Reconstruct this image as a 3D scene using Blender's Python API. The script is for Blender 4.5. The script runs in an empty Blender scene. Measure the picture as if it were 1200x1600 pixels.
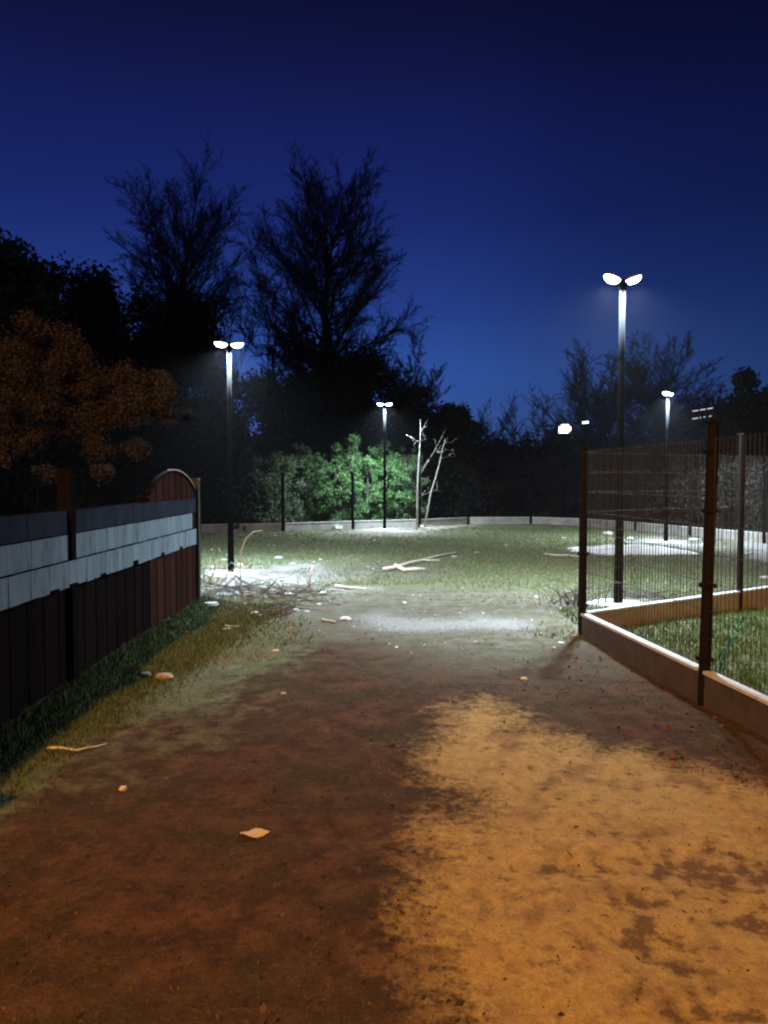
import bpy, math, random
import numpy as np
from mathutils import Vector
R = math.radians
random.seed(7)
RNG = np.random.default_rng(7)
scene = bpy.context.scene
COL = scene.collection

# ------------------------------------------------------------------ camera
EYE = 1.6; F = 1180.0; PITCH = math.atan(50 / F)
cam_d = bpy.data.cameras.new('camera'); cam = bpy.data.objects.new('camera', cam_d); COL.objects.link(cam)
cam_d.sensor_fit = 'VERTICAL'; cam_d.sensor_height = 36.0; cam_d.lens = 36.0 * F / 1600
cam_d.clip_start = 0.05; cam_d.clip_end = 3000
cam.location = (0, 0, EYE); cam.rotation_euler = (R(90) - PITCH, 0, 0)
scene.camera = cam
# ------------------------------------------------------------------ sky
world = bpy.data.worlds.new('World'); scene.world = world; world.use_nodes = True
nt = world.node_tree; nt.nodes.clear()
def N(nt, kind, **kw):
    n = nt.nodes.new(kind)
    for k, v in kw.items():
        if k in ('ins',):
            for a, b in v.items(): n.inputs[a].default_value = b
        else: setattr(n, k, v)
    return n
def ramp(nt, stops, interp='LINEAR'):
    n = nt.nodes.new('ShaderNodeValToRGB'); cr = n.color_ramp; cr.interpolation = interp
    while len(cr.elements) < len(stops): cr.elements.new(.5)
    for e, (p, c) in zip(cr.elements, stops):
        e.position = p; e.color = (*c, 1) if len(c) == 3 else c
    return n
def srgb(r, g, b):
    f = lambda c: (c / 255 / 12.92) if c / 255 <= .04045 else ((c / 255 + .055) / 1.055) ** 2.4
    return (f(r), f(g), f(b))
tc = N(nt, 'ShaderNodeTexCoord'); sx = N(nt, 'ShaderNodeSeparateXYZ'); nt.links.new(tc.outputs['Generated'], sx.inputs[0])
rp = ramp(nt, [(0.0, srgb(62, 80, 130)), (.05, srgb(58, 90, 154)), (.13, srgb(49, 87, 166)), (.22, srgb(37, 63, 139)), (.32, srgb(26, 42, 110)),
               (.40, srgb(21, 32, 94)), (.47, srgb(16, 22, 70)), (.55, srgb(9, 12, 42)), (1.0, srgb(6, 7, 28))], 'LINEAR')
nt.links.new(sx.outputs['Z'], rp.inputs[0])
# the glow of dusk lies ahead and to the left, the sky is darker to the right and behind
az = N(nt, 'ShaderNodeMath', operation='MULTIPLY_ADD', ins={1: 1.0, 2: 0.5}); nt.links.new(sx.outputs['X'], az.inputs[0])
rz = ramp(nt, [(0.0, (.85,) * 3), (.3, (1.02,) * 3), (.58, (.98,) * 3), (.74, (.60,) * 3), (1.0, (.38,) * 3)], 'B_SPLINE')
nt.links.new(az.outputs[0], rz.inputs[0])
mulc = N(nt, 'ShaderNodeMix', data_type='RGBA', blend_type='MULTIPLY'); mulc.inputs[0].default_value = 1
nt.links.new(rp.outputs[0], mulc.inputs[6]); nt.links.new(rz.outputs[0], mulc.inputs[7])
bg = N(nt, 'ShaderNodeBackground', ins={'Strength': 1.0}); nt.links.new(mulc.outputs[2], bg.inputs[0])
wo = N(nt, 'ShaderNodeOutputWorld'); nt.links.new(bg.outputs[0], wo.inputs[0])
# ------------------------------------------------------------------ exposure
vs = scene.view_settings; vs.view_transform = 'Standard'; vs.look = 'None'; vs.exposure = 0; vs.gamma = 1
scene.render.engine = 'CYCLES'; scene.cycles.max_bounces = 4; scene.cycles.diffuse_bounces = 2
scene.cycles.sample_clamp_indirect = 4; scene.cycles.filter_width = 2.2
LAMP_W = 2200.0          # each white lamp head
SODIUM_W = 13500.0
WHITE = (.72, .88, 1.0); SODIUM = (1.0, .44, .08)

# ------------------------------------------------------------------ pixel helpers (photo is 1200 x 1600)
def ray(px, py):
    x = (px - 600) / F; y = -(py - 800) / F
    c, s = math.cos(PITCH), math.sin(PITCH)
    return x, c + y * s, -s + y * c
def G(px, py, z=0.0):
    x, d, h = ray(px, py); t = (z - EYE) / h
    return x * t, d * t
def XZ(px, py, Y):
    x, d, h = ray(px, py); t = Y / d
    return x * t, EYE + h * t

# ------------------------------------------------------------------ noise
def _h(ix, iy, s):
    v = np.sin(ix * 127.1 + iy * 311.7 + s * 74.7) * 43758.5453
    return v - np.floor(v)
def vnoise(x, y, s=0):
    ix, iy = np.floor(x), np.floor(y); fx, fy = x - ix, y - iy
    fx = fx * fx * (3 - 2 * fx); fy = fy * fy * (3 - 2 * fy)
    a = _h(ix, iy, s); b = _h(ix + 1, iy, s); c = _h(ix, iy + 1, s); d = _h(ix + 1, iy + 1, s)
    return (a + (b - a) * fx) * (1 - fy) + (c + (d - c) * fx) * fy - .5
def fbm(x, y, s=0, o=4):
    r = 0; a = 1; f = 1
    for k in range(o): r = r + a * vnoise(x * f, y * f, s + k * 3.1); a *= .5; f *= 2.03
    return r
def ground_z(x, y):
    x = np.asarray(x, float); y = np.asarray(y, float)
    z = .05 * fbm(x * .35, y * .35, 1, 3) + .018 * fbm(x * 2.1, y * 2.1, 5, 3) + .007 * fbm(x * 9, y * 9, 9, 2)
    d = np.sqrt((x) ** 2 + (y - 12) ** 2)
    # a low bank at the foot of the board fence and a slightly lower plot inside the mesh fence
    z = z + .10 * np.exp(-((x + 2.35) / .35) ** 2) * (y < 9.8)
    return z * np.clip(1.6 - d / 60, .2, 1)

# ------------------------------------------------------------------ mesh builder
class MB:
    def __init__(s): s.v = []; s.f = []; s.n = 0
    def add(s, verts, faces):
        verts = np.asarray(verts, float); s.v.append(verts)
        s.f.extend([[i + s.n for i in f] for f in faces]); s.n += len(verts)
    def box(s, c, d, rz=0.0, rx=0.0, ry=0.0, taper=1.0):
        p = np.array([[x, y, z] for z in (-.5, .5) for x, y in ((-.5, -.5), (.5, -.5), (.5, .5), (-.5, .5))]) * d
        p[4:, :2] *= taper
        p = p @ rot(rx, ry, rz).T + np.asarray(c)
        s.add(p, [(0, 3, 2, 1), (4, 5, 6, 7), (0, 1, 5, 4), (1, 2, 6, 5), (2, 3, 7, 6), (3, 0, 4, 7)])
    def bar(s, a, b, w, h):                      # rectangular bar from a to b (w across, h up)
        a = np.asarray(a, float); b = np.asarray(b, float); t = b - a; L = np.linalg.norm(t); t /= L
        up = np.array([0, 0, 1.0]) if abs(t[2]) < .9 else np.array([0, 1.0, 0])
        sd = np.cross(t, up); sd /= np.linalg.norm(sd); up = np.cross(sd, t)
        p = [q + sd * i * w / 2 + up * j * h / 2 for q in (a, b) for i, j in ((-1, -1), (1, -1), (1, 1), (-1, 1))]
        s.add(p, [(3, 2, 1, 0), (4, 5, 6, 7), (0, 1, 5, 4), (1, 2, 6, 5), (2, 3, 7, 6), (3, 0, 4, 7)])
    def tube(s, pts, rad, n=6, caps=True):
        pts = np.asarray(pts, float); k = len(pts); rad = np.broadcast_to(rad, k)
        t = np.gradient(pts, axis=0); t /= np.linalg.norm(t, axis=1)[:, None] + 1e-9
        ref = np.where(np.abs(t[:, 2:3]) > .9, np.array([[1.0, 0, 0]]), np.array([[0, 0, 1.0]]))
        if abs(t[0, 2]) > .5: ref = np.tile([1.0, .01, 0], (k, 1))
        u = np.cross(t, ref); u /= np.linalg.norm(u, axis=1)[:, None] + 1e-9; w = np.cross(t, u)
        ang = np.arange(n) * 2 * math.pi / n
        v = pts[:, None] + rad[:, None, None] * (np.cos(ang)[None, :, None] * u[:, None] + np.sin(ang)[None, :, None] * w[:, None])
        f = [(i * n + j, i * n + (j + 1) % n, (i + 1) * n + (j + 1) % n, (i + 1) * n + j) for i in range(k - 1) for j in range(n)]
        if caps: f += [tuple(range(n))[::-1], tuple((k - 1) * n + j for j in range(n))]
        s.add(v.reshape(-1, 3), f)
    def lathe(s, prof, c=(0, 0, 0), n=20, M=None):
        prof = np.asarray(prof, float); ang = np.arange(n) * 2 * math.pi / n
        v = np.array([[r * math.cos(a), r * math.sin(a), z] for r, z in prof for a in ang])
        if M is not None: v = v @ np.asarray(M).T
        v = v + np.asarray(c)
        f = [(i * n + j, i * n + (j + 1) % n, (i + 1) * n + (j + 1) % n, (i + 1) * n + j) for i in range(len(prof) - 1) for j in range(n)]
        f += [tuple(range(n))[::-1], tuple((len(prof) - 1) * n + j for j in range(n))]
        s.add(v, f)
    def mesh(s, name, smooth=False):
        me = bpy.data.meshes.new(name)
        me.from_pydata(np.concatenate(s.v).tolist(), [], s.f)
        if smooth: me.polygons.foreach_set('use_smooth', [True] * len(me.polygons))
        me.update(); return me
    def build(s, name, mat, parent=None, smooth=False, loc=None):
        o = bpy.data.objects.new(name, s.mesh(name, smooth)); COL.objects.link(o)
        o.data.materials.append(mat)
        if parent: o.parent = parent
        if loc is not None: o.location = loc
        return o
def rot(rx, ry, rz):
    cx, sx_, cy, sy, cz, sz = math.cos(rx), math.sin(rx), math.cos(ry), math.sin(ry), math.cos(rz), math.sin(rz)
    X = np.array([[1, 0, 0], [0, cx, -sx_], [0, sx_, cx]]); Y = np.array([[cy, 0, sy], [0, 1, 0], [-sy, 0, cy]]); Z = np.array([[cz, -sz, 0], [sz, cz, 0], [0, 0, 1]])
    return Z @ Y @ X
def quads(name, V, mat, parent=None, nv=4):      # V: (n*nv,3)
    V = np.ascontiguousarray(V, dtype=np.float32); n = len(V) // nv
    me = bpy.data.meshes.new(name); me.vertices.add(len(V)); me.vertices.foreach_set('co', V.ravel())
    me.loops.add(len(V)); me.loops.foreach_set('vertex_index', np.arange(len(V), dtype=np.int32))
    me.polygons.add(n); me.polygons.foreach_set('loop_start', np.arange(n, dtype=np.int32) * nv)
    me.update(calc_edges=True); me.materials.append(mat)
    o = bpy.data.objects.new(name, me); COL.objects.link(o)
    if parent: o.parent = parent
    return o
def tag(o, label=None, cat=None, group=None, kind=None):
    if label: o['label'] = label
    if cat: o['category'] = cat
    if group: o['group'] = group
    if kind: o['kind'] = kind
    return o
def thing(name, label, cat, loc=(0, 0, 0), rz=0, group=None):
    o = bpy.data.objects.new(name, None); COL.objects.link(o); o.location = loc; o.rotation_euler = (0, 0, rz)
    o.empty_display_size = .2
    return tag(o, label, cat, group)
def copy_tree(o, parent=None):
    c = o.copy(); COL.objects.link(c)
    if parent: c.parent = parent
    for ch in o.children: copy_tree(ch, c)
    return c

# ------------------------------------------------------------------ materials
def mat(name, col, rough=.8, metal=0, noise=None, bump=None, spec=.5, emit=None, vary=None, translucent=0, mottling=None):
    """noise=(scale, other colour, low, high, stretch xyz), bump=(scale, strength, distance)"""
    m = bpy.data.materials.new(name); m.use_nodes = True; t = m.node_tree; b = t.nodes['Principled BSDF']
    b.inputs['Base Color'].default_value = (*col, 1); b.inputs['Roughness'].default_value = rough
    b.inputs['Metallic'].default_value = metal; b.inputs['Specular IOR Level'].default_value = spec
    tc = N(t, 'ShaderNodeTexCoord')
    last = None
    if noise:
        sc, c2, lo, hi = noise[:4]; st = noise[4] if len(noise) > 4 else (1, 1, 1)
        mp = N(t, 'ShaderNodeMapping'); mp.inputs['Scale'].default_value = st; t.links.new(tc.outputs['Object'], mp.inputs[0])
        n = N(t, 'ShaderNodeTexNoise', ins={'Scale': sc, 'Detail': 6.0, 'Roughness': .6}); t.links.new(mp.outputs[0], n.inputs['Vector'])
        r = ramp(t, [(lo, col), (hi, c2)]); t.links.new(n.outputs[0], r.inputs[0]); last = r.outputs[0]
    if vary:                                       # per-leaf / per-board variation of colour
        g = N(t, 'ShaderNodeNewGeometry'); r2 = ramp(t, [(0, (1 - vary,) * 3), (1, (1 + vary,) * 3)])
        t.links.new(g.outputs['Random Per Island'], r2.inputs[0])
        mx = N(t, 'ShaderNodeMix', data_type='RGBA', blend_type='MULTIPLY'); mx.inputs[0].default_value = 1
        if last: t.links.new(last, mx.inputs[6])
        else: mx.inputs[6].default_value = (*col, 1)
        t.links.new(r2.outputs[0], mx.inputs[7]); last = mx.outputs[2]
    if last: t.links.new(last, b.inputs['Base Color'])
    if bump:
        n = N(t, 'ShaderNodeTexNoise', ins={'Scale': bump[0], 'Detail': 5.0}); t.links.new(tc.outputs['Object'], n.inputs['Vector'])
        bp = N(t, 'ShaderNodeBump', ins={'Strength': bump[1], 'Distance': bump[2]}); t.links.new(n.outputs[0], bp.inputs['Height'])
        t.links.new(bp.outputs[0], b.inputs['Normal'])
    if emit:
        b.inputs['Emission Color'].default_value = (*emit[0], 1); b.inputs['Emission Strength'].default_value = emit[1]
    return m
M = {}
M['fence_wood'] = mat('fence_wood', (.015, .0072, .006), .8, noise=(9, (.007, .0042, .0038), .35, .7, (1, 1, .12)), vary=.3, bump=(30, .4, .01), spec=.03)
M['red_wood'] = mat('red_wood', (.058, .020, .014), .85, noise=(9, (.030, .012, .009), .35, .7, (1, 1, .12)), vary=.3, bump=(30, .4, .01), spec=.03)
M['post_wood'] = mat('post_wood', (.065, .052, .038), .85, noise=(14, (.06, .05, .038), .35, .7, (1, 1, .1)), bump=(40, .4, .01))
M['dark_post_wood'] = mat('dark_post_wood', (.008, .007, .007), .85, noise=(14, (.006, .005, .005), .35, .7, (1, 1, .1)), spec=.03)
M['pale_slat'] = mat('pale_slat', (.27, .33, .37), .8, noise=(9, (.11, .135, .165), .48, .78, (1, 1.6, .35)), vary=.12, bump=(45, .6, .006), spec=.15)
M['shaded_slat'] = mat('shaded_slat', (.030, .036, .055), .75, noise=(5, (.020, .024, .038), .4, .7), vary=.12, spec=.1)  # slats of the top band, shade put into the colour
M['black_metal'] = mat('black_metal', (.005, .0055, .006), .9, .0, noise=(20, (.004, .004, .004), .45, .7), spec=.0)
M['lit_pole_metal'] = mat('lit_pole_metal', (.0065, .0075, .009), .95, .0, noise=(20, (.005, .006, .007), .45, .7), spec=.02)  # pole metal lightened for the lamplight near the heads
M['mesh_metal'] = mat('mesh_metal', (.055, .06, .058), .7, .0, spec=.1)
M['brown_post'] = mat('brown_post', (.008, .0065, .006), .8, .0, noise=(18, (.014, .010, .008), .45, .75), spec=.1)
M['concrete'] = mat('concrete', (.42, .31, .21), .9, noise=(5, (.28, .20, .14), .4, .7), bump=(35, .5, .006))
M['dark_concrete'] = mat('dark_concrete', (.075, .055, .045), .9, noise=(7, (.04, .03, .026), .4, .7), bump=(35, .5, .006))  # darker copy of the concrete for the near boards
M['pale_concrete'] = mat('pale_concrete', (.36, .35, .32), .9, noise=(4, (.22, .21, .19), .4, .7), bump=(35, .5, .006))
M['lit_top_strip'] = mat('lit_top_strip', (.62, .62, .61), .7, noise=(12, (.42, .42, .41), .4, .7), bump=(60, .5, .003))  # lamplight on top edges, put into the colour
M['footing'] = mat('footing', (.78, .78, .76), .9, noise=(9, (.58, .57, .55), .45, .75), bump=(25, .6, .01))
M['lens'] = mat('lens', (.9, .9, .9), .4, emit=((.86, .95, 1.0), 14))
M['housing'] = mat('housing', (.35, .37, .4), .35, .6)
M['rubble'] = mat('rubble', (.55, .55, .54), .9, noise=(14, (.45, .44, .41), .45, .7), vary=.15)
M['brick'] = mat('brick', (.30, .25, .22), .9, noise=(20, (.55, .48, .42), .5, .65), bump=(60, .6, .005))
M['bleached_wood'] = mat('bleached_wood', (.62, .57, .47), .8, noise=(18, (.42, .37, .29), .4, .7, (1, .3, 1)))
M['twig'] = mat('twig', (.10, .085, .07), .85, vary=.4)
M['birch_bark'] = mat('birch_bark', (.40, .40, .36), .8, noise=(11, (.12, .11, .10), .60, .68, (1, 1, 2.5)))
M['birch_twig'] = mat('birch_twig', (.30, .28, .24), .85)
M['bark'] = mat('bark', (.045, .038, .034), .95, noise=(8, (.026, .022, .02), .4, .7))
M['twig_crown'] = mat('twig_crown', (.030, .026, .028), .95)
M['needle'] = mat('needle', (.020, .028, .018), .9, vary=.5, spec=.1)
M['dark_leaf'] = mat('dark_leaf', (.018, .022, .015), .95, vary=.5, spec=.05)
M['ivy_leaf'] = mat('ivy_leaf', (.072, .145, .050), .6, vary=.6, spec=.2)
M['grey_leaf'] = mat('grey_leaf', (.10, .15, .075), .7, vary=.6, spec=.2)
M['brown_leaf'] = mat('brown_leaf', (.050, .042, .038), .85, vary=.55, spec=.1)
M['hedge_leaf'] = mat('hedge_leaf', (.032, .029, .025), .85, vary=.5, spec=.1)
M['grass_blade'] = mat('grass_blade', (.095, .145, .062), .85, vary=.6, spec=.15)
M['lush_blade'] = mat('lush_blade', (.075, .15, .04), .85, vary=.5, spec=.15)
M['verge_blade'] = mat('verge_blade', (.085, .110, .036), .9, vary=.6, spec=.05)
M['dry_blade'] = mat('dry_blade', (.25, .22, .13), .85, vary=.5, spec=.15)
M['litter'] = mat('litter', (.085, .05, .032), .9, vary=.7, spec=.1)
M['red_litter'] = mat('red_litter', (.11, .055, .032), .9, vary=.7, spec=.05)
M['clod'] = mat('clod', (.070, .045, .030), .95, vary=.5, spec=.05)
M['bag'] = mat('bag', (.8, .8, .8), .5, bump=(20, .8, .03))
M['paper'] = mat('paper', (.50, .44, .36), .8, noise=(20, (.5, .38, .24), .4, .7))
M['sand_heap'] = mat('sand_heap', (.78, .78, .78), .95, noise=(2.5, (.62, .62, .62), .4, .7), bump=(12, .6, .02))
M['lit_window'] = mat('lit_window', (.9, .9, .9), .5, emit=((.9, .96, 1.0), 6))
M['glint_glow'] = mat('glint_glow', (.9, .9, .9), .5, emit=((.9, .96, 1.0), .6))
M['dark_wall'] = mat('dark_wall', (.06, .05, .045), .9, noise=(3, (.04, .035, .03), .4, .6))

# ------------------------------------------------------------------ ground sheet
def axis(lo, hi, step, far, k=1.22):
    a = list(np.arange(lo, hi + 1e-6, step)); s = step; x = a[-1]
    while x < far: s *= k; x += s; a.append(x)
    s = step; x = a[0]; b = []
    while x > -far: s *= k; x -= s; b.append(x)
    return np.array(b[::-1] + a)
gx = axis(-8.5, 9.5, .07, 190); gy = axis(1.0, 26.5, .07, 190)
X, Y = np.meshgrid(gx, gy); PX = X.ravel(); PY = Y.ravel()
Z = ground_z(PX, PY)
def poly_sd(px, py, poly):                        # + inside, - outside, metres
    p = np.array(poly, float); d = np.full(px.shape, 1e9); ins = np.zeros(px.shape, bool)
    for a, b in zip(p, np.roll(p, -1, 0)):
        e = b - a; wx, wy = px - a[0], py - a[1]; t = np.clip((wx * e[0] + wy * e[1]) / (e @ e), 0, 1)
        d = np.minimum(d, np.hypot(wx - e[0] * t, wy - e[1] * t))
        c = ((a[1] > py) != (b[1] > py)) & (px < (b[0] - a[0]) * (py - a[1]) / (b[1] - a[1] + 1e-12) + a[0]); ins ^= c
    return np.where(ins, d, -d)
def gp(pts): return [G(*p) for p in pts]
def ell(cx, cy, rx, ry):                          # ellipse on the ground, + inside
    return lambda x, y: (1 - np.hypot((x - cx) / rx, (y - cy) / ry)) * min(rx, ry)
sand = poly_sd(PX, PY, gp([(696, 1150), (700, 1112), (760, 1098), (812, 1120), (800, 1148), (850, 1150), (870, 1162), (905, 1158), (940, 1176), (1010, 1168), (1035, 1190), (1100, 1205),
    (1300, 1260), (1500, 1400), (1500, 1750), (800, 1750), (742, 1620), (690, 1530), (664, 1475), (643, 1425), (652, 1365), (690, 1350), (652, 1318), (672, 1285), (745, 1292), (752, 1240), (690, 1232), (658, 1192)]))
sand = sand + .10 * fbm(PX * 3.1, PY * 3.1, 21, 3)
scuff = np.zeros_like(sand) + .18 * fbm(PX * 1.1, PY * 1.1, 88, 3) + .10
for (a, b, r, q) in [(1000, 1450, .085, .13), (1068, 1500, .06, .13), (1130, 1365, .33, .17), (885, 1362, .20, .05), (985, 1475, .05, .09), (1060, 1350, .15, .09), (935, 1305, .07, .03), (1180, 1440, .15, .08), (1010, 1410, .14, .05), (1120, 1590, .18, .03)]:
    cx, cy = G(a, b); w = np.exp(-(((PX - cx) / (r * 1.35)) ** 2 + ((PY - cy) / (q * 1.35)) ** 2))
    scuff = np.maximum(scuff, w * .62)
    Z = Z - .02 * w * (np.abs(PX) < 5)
# pale dry sandy band
pale = poly_sd(PX, PY, gp([(540, 962), (590, 955), (640, 965), (700, 968), (760, 962), (812, 970), (800, 980), (720, 982), (660, 990), (600, 985)]))
pale = np.maximum(pale, ell(*G(430, 905), .75, 2.0)(PX, PY) * .22)
pale = np.maximum(pale, ell(*G(545, 918), .4, .35)(PX, PY))
LP = [(G(361, 897), 360), (G(601, 828), 599), (G(966, 948), 970), (G(1040, 847), 1046)]
for (c, _), r in zip(LP, (.75, .85, .55, 1.0)):
    pale = np.maximum(pale, ell(c[0], c[1], r, r * 1.3)(PX, PY) * .45)
greyed = np.maximum(poly_sd(PX, PY, gp([(470, 820), (520, 838), (640, 842), (712, 836), (730, 822), (640, 816)])), poly_sd(PX, PY, gp([(965, 826), (960, 846), (1040, 855), (1090, 842), (1120, 846), (1115, 828), (1050, 820)])))
pale = np.maximum(pale, poly_sd(PX, PY, gp([(1150, 850), (1180, 880), (1260, 900), (1300, 850), (1180, 835)])))
pale = pale + .45 * fbm(PX * 1.4, PY * 1.1, 61, 3) - .05
# greyish worn earth between the lamps
worn = np.maximum(ell(*G(700, 955), 2.4, 2.1)(PX, PY), ell(*G(430, 905), 1.25, 2.4)(PX, PY))
worn = np.maximum(worn, ell(*G(760, 1010), 1.1, 1.3)(PX, PY))
worn = np.maximum(worn, ell(*G(620, 890), 1.0, 1.2)(PX, PY) - .1)
worn = np.maximum(worn, ell(9.0, 17.5, 2.6, 4.0)(PX, PY) * .5)
worn = np.maximum(worn, greyed * .8)
worn = worn + .5 * fbm(PX * .8, PY * 1.2, 33, 3)
# green: the plot inside the mesh fence, the strip by the board fence, the field
grass = (PY - 9.0) * .35 - .25 + .9 * fbm(PX * .45, PY * .7, 41, 4)
grass = np.minimum(grass, .8)
corner = np.array([1.99, 7.65])
inside = (PX - (2.05 + .113 * (7.9 - PY)) > .04)
grass = np.where(inside & (PY < 12), .35 + .35 * fbm(PX * 1.3, PY * 1.3, 44, 3), grass)
grass = np.maximum(grass, ell(*G(350, 990), .95, 3.0)(PX, PY) + .35 * fbm(PX * 2, PY * 2, 47, 3))
grass = np.maximum(grass, ell(*G(860, 985), .5, .7)(PX, PY))
grass = np.maximum(grass, 1.15 * np.exp(-((PX + 1.95) / .35) ** 2) - .95 + .2 * fbm(PX * 2, PY * 2, 48, 3))
nx, ny = len(gx), len(gy)
me = bpy.data.meshes.new('ground'); me.vertices.add(nx * ny)
me.vertices.foreach_set('co', np.stack([PX, PY, Z], 1).astype(np.float32).ravel())
ii = np.arange(nx * ny).reshape(ny, nx); q = np.stack([ii[:-1, :-1], ii[:-1, 1:], ii[1:, 1:], ii[1:, :-1]], -1).reshape(-1, 4)
me.loops.add(q.size); me.loops.foreach_set('vertex_index', q.ravel().astype(np.int32))
me.polygons.add(len(q)); me.polygons.foreach_set('loop_start', np.arange(len(q), dtype=np.int32) * 4)
me.polygons.foreach_set('use_smooth', np.ones(len(q), bool)); me.update(calc_edges=True)
for nm, arr in (('sand', sand), ('pale', pale), ('worn', worn), ('grassy', grass), ('scuff', scuff)):
    at = me.attributes.new(nm, 'FLOAT', 'POINT'); at.data.foreach_set('value', np.clip(arr, -3, 3).astype(np.float32))
gm = bpy.data.materials.new('ground'); gm.use_nodes = True; t = gm.node_tree; b = t.nodes['Principled BSDF']
b.inputs['Roughness'].default_value = .95; b.inputs['Specular IOR Level'].default_value = .12
tc = N(t, 'ShaderNodeTexCoord')
def gn(scale, detail=6.0, rough=.6, st=(1, 1, 1)):
    mp = N(t, 'ShaderNodeMapping'); mp.inputs['Scale'].default_value = st; t.links.new(tc.outputs['Object'], mp.inputs[0])
    n = N(t, 'ShaderNodeTexNoise', ins={'Scale': scale, 'Detail': detail, 'Roughness': rough}); t.links.new(mp.outputs[0], n.inputs['Vector']); return n.outputs[0]
def colmix(fac, a, c, mode='MIX'):
    mx = N(t, 'ShaderNodeMix', data_type='RGBA', blend_type=mode)
    if isinstance(fac, (int, float)): mx.inputs[0].default_value = fac
    else: t.links.new(fac, mx.inputs[0])
    for i, v in ((6, a), (7, c)):
        if isinstance(v, tuple): mx.inputs[i].default_value = (*v, 1)
        else: t.links.new(v, mx.inputs[i])
    return mx.outputs[2]
def mask(attr, noise, amp, soft):
    a = N(t, 'ShaderNodeAttribute', attribute_name=attr)
    m1 = N(t, 'ShaderNodeMath', operation='MULTIPLY_ADD', ins={1: amp, 2: -amp * .5}); t.links.new(noise, m1.inputs[0])
    ad = N(t, 'ShaderNodeMath', operation='ADD'); t.links.new(a.outputs['Fac'], ad.inputs[0]); t.links.new(m1.outputs[0], ad.inputs[1])
    mr = N(t, 'ShaderNodeMapRange', interpolation_type='SMOOTHSTEP', ins={1: -soft, 2: soft}); t.links.new(ad.outputs[0], mr.inputs[0]); return mr.outputs[0]
n_lo = gn(1.7); n_mid = gn(6.5); n_hi = gn(26, 8.0, .7); n_fine = gn(85, 4.0)
def crmp(n, lo, hi, c1, c2): r = ramp(t, [(lo, c1), (hi, c2)]); t.links.new(n, r.inputs[0]); return r.outputs[0]
mm = N(t, 'ShaderNodeMath', operation='MULTIPLY_ADD', ins={1: .45}); m0 = N(t, 'ShaderNodeMath', operation='MULTIPLY', ins={1: .55}); t.links.new(n_mid, m0.inputs[0]); t.links.new(n_hi, mm.inputs[0]); t.links.new(m0.outputs[0], mm.inputs[2]); n_mix = mm.outputs[0]
soil = crmp(n_mid, .35, .66, (.060, .032, .020), (.130, .069, .038))
soil = colmix(crmp(gn(3.4, 7.0, .68), .50, .68, (0, 0, 0), (.75, .75, .75)), soil, (.034, .019, .014))
soil = colmix(crmp(n_lo, .44, .60, (0, 0, 0), (.6, .6, .6)), soil, (.060, .048, .022))
soil = colmix(crmp(n_hi, .56, .68, (0, 0, 0), (1, 1, 1)), soil, (.13, .082, .048))
soil = colmix(crmp(n_hi, .30, .42, (1, 1, 1), (0, 0, 0)), soil, (.028, .019, .015))
g_c = crmp(n_mid, .3, .7, (.085, .125, .055), (.16, .185, .095))
g_c = colmix(crmp(n_hi, .5, .7, (0, 0, 0), (.8, .8, .8)), g_c, (.17, .15, .075))
g_c = colmix(crmp(n_lo, .45, .62, (0, 0, 0), (.8, .8, .8)), g_c, (.15, .145, .085))
w_c = crmp(n_hi, .3, .72, (.11, .10, .078), (.25, .235, .20))
w_c = colmix(crmp(n_mid, .40, .58, (0, 0, 0), (.85, .85, .85)), w_c, (.105, .105, .058))
w_c = colmix(crmp(gn(2.6, 7.0, .7, (1, 1.7, 1)), .48, .62, (0, 0, 0), (.7, .7, .7)), w_c, (.085, .075, .045))
p_c = crmp(n_hi, .3, .7, (.17, .17, .155), (.36, .355, .34))
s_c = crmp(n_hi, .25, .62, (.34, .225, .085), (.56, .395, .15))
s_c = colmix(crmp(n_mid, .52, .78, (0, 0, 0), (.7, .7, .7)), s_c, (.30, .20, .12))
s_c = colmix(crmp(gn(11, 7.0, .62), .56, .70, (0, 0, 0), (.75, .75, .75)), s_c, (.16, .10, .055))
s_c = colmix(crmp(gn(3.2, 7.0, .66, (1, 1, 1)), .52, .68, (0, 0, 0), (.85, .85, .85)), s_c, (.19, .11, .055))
c = colmix(mask('grassy', n_mid, 1.1, .22), soil, g_c)
c = colmix(mask('worn', n_mid, 1.6, .9), c, w_c)
c = colmix(mask('pale', n_mix, 1.5, .34), c, p_c)
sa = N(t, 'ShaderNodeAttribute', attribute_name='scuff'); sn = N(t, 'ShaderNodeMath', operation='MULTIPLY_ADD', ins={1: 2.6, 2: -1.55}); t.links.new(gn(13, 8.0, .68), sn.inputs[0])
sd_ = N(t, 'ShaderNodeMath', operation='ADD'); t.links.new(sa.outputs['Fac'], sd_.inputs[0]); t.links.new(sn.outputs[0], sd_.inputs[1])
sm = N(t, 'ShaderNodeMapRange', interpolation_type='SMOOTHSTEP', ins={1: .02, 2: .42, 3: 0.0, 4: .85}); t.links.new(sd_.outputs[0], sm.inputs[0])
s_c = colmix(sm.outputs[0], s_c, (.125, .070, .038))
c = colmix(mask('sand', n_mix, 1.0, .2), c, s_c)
c = colmix(crmp(n_fine, .3, .7, (.3, .3, .3), (.3, .3, .3)), c, crmp(n_fine, .3, .7, (.45,) * 3, (1.6,) * 3), 'MULTIPLY')
t.links.new(c, b.inputs['Base Color'])
hs = N(t, 'ShaderNodeMath', operation='MULTIPLY_ADD', ins={1: .5}); t.links.new(n_fine, hs.inputs[0]); t.links.new(n_hi, hs.inputs[2])
bp = N(t, 'ShaderNodeBump', ins={'Strength': .9, 'Distance': .030}); t.links.new(hs.outputs[0], bp.inputs['Height']); t.links.new(bp.outputs[0], b.inputs['Normal'])
me.materials.append(gm)
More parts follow.
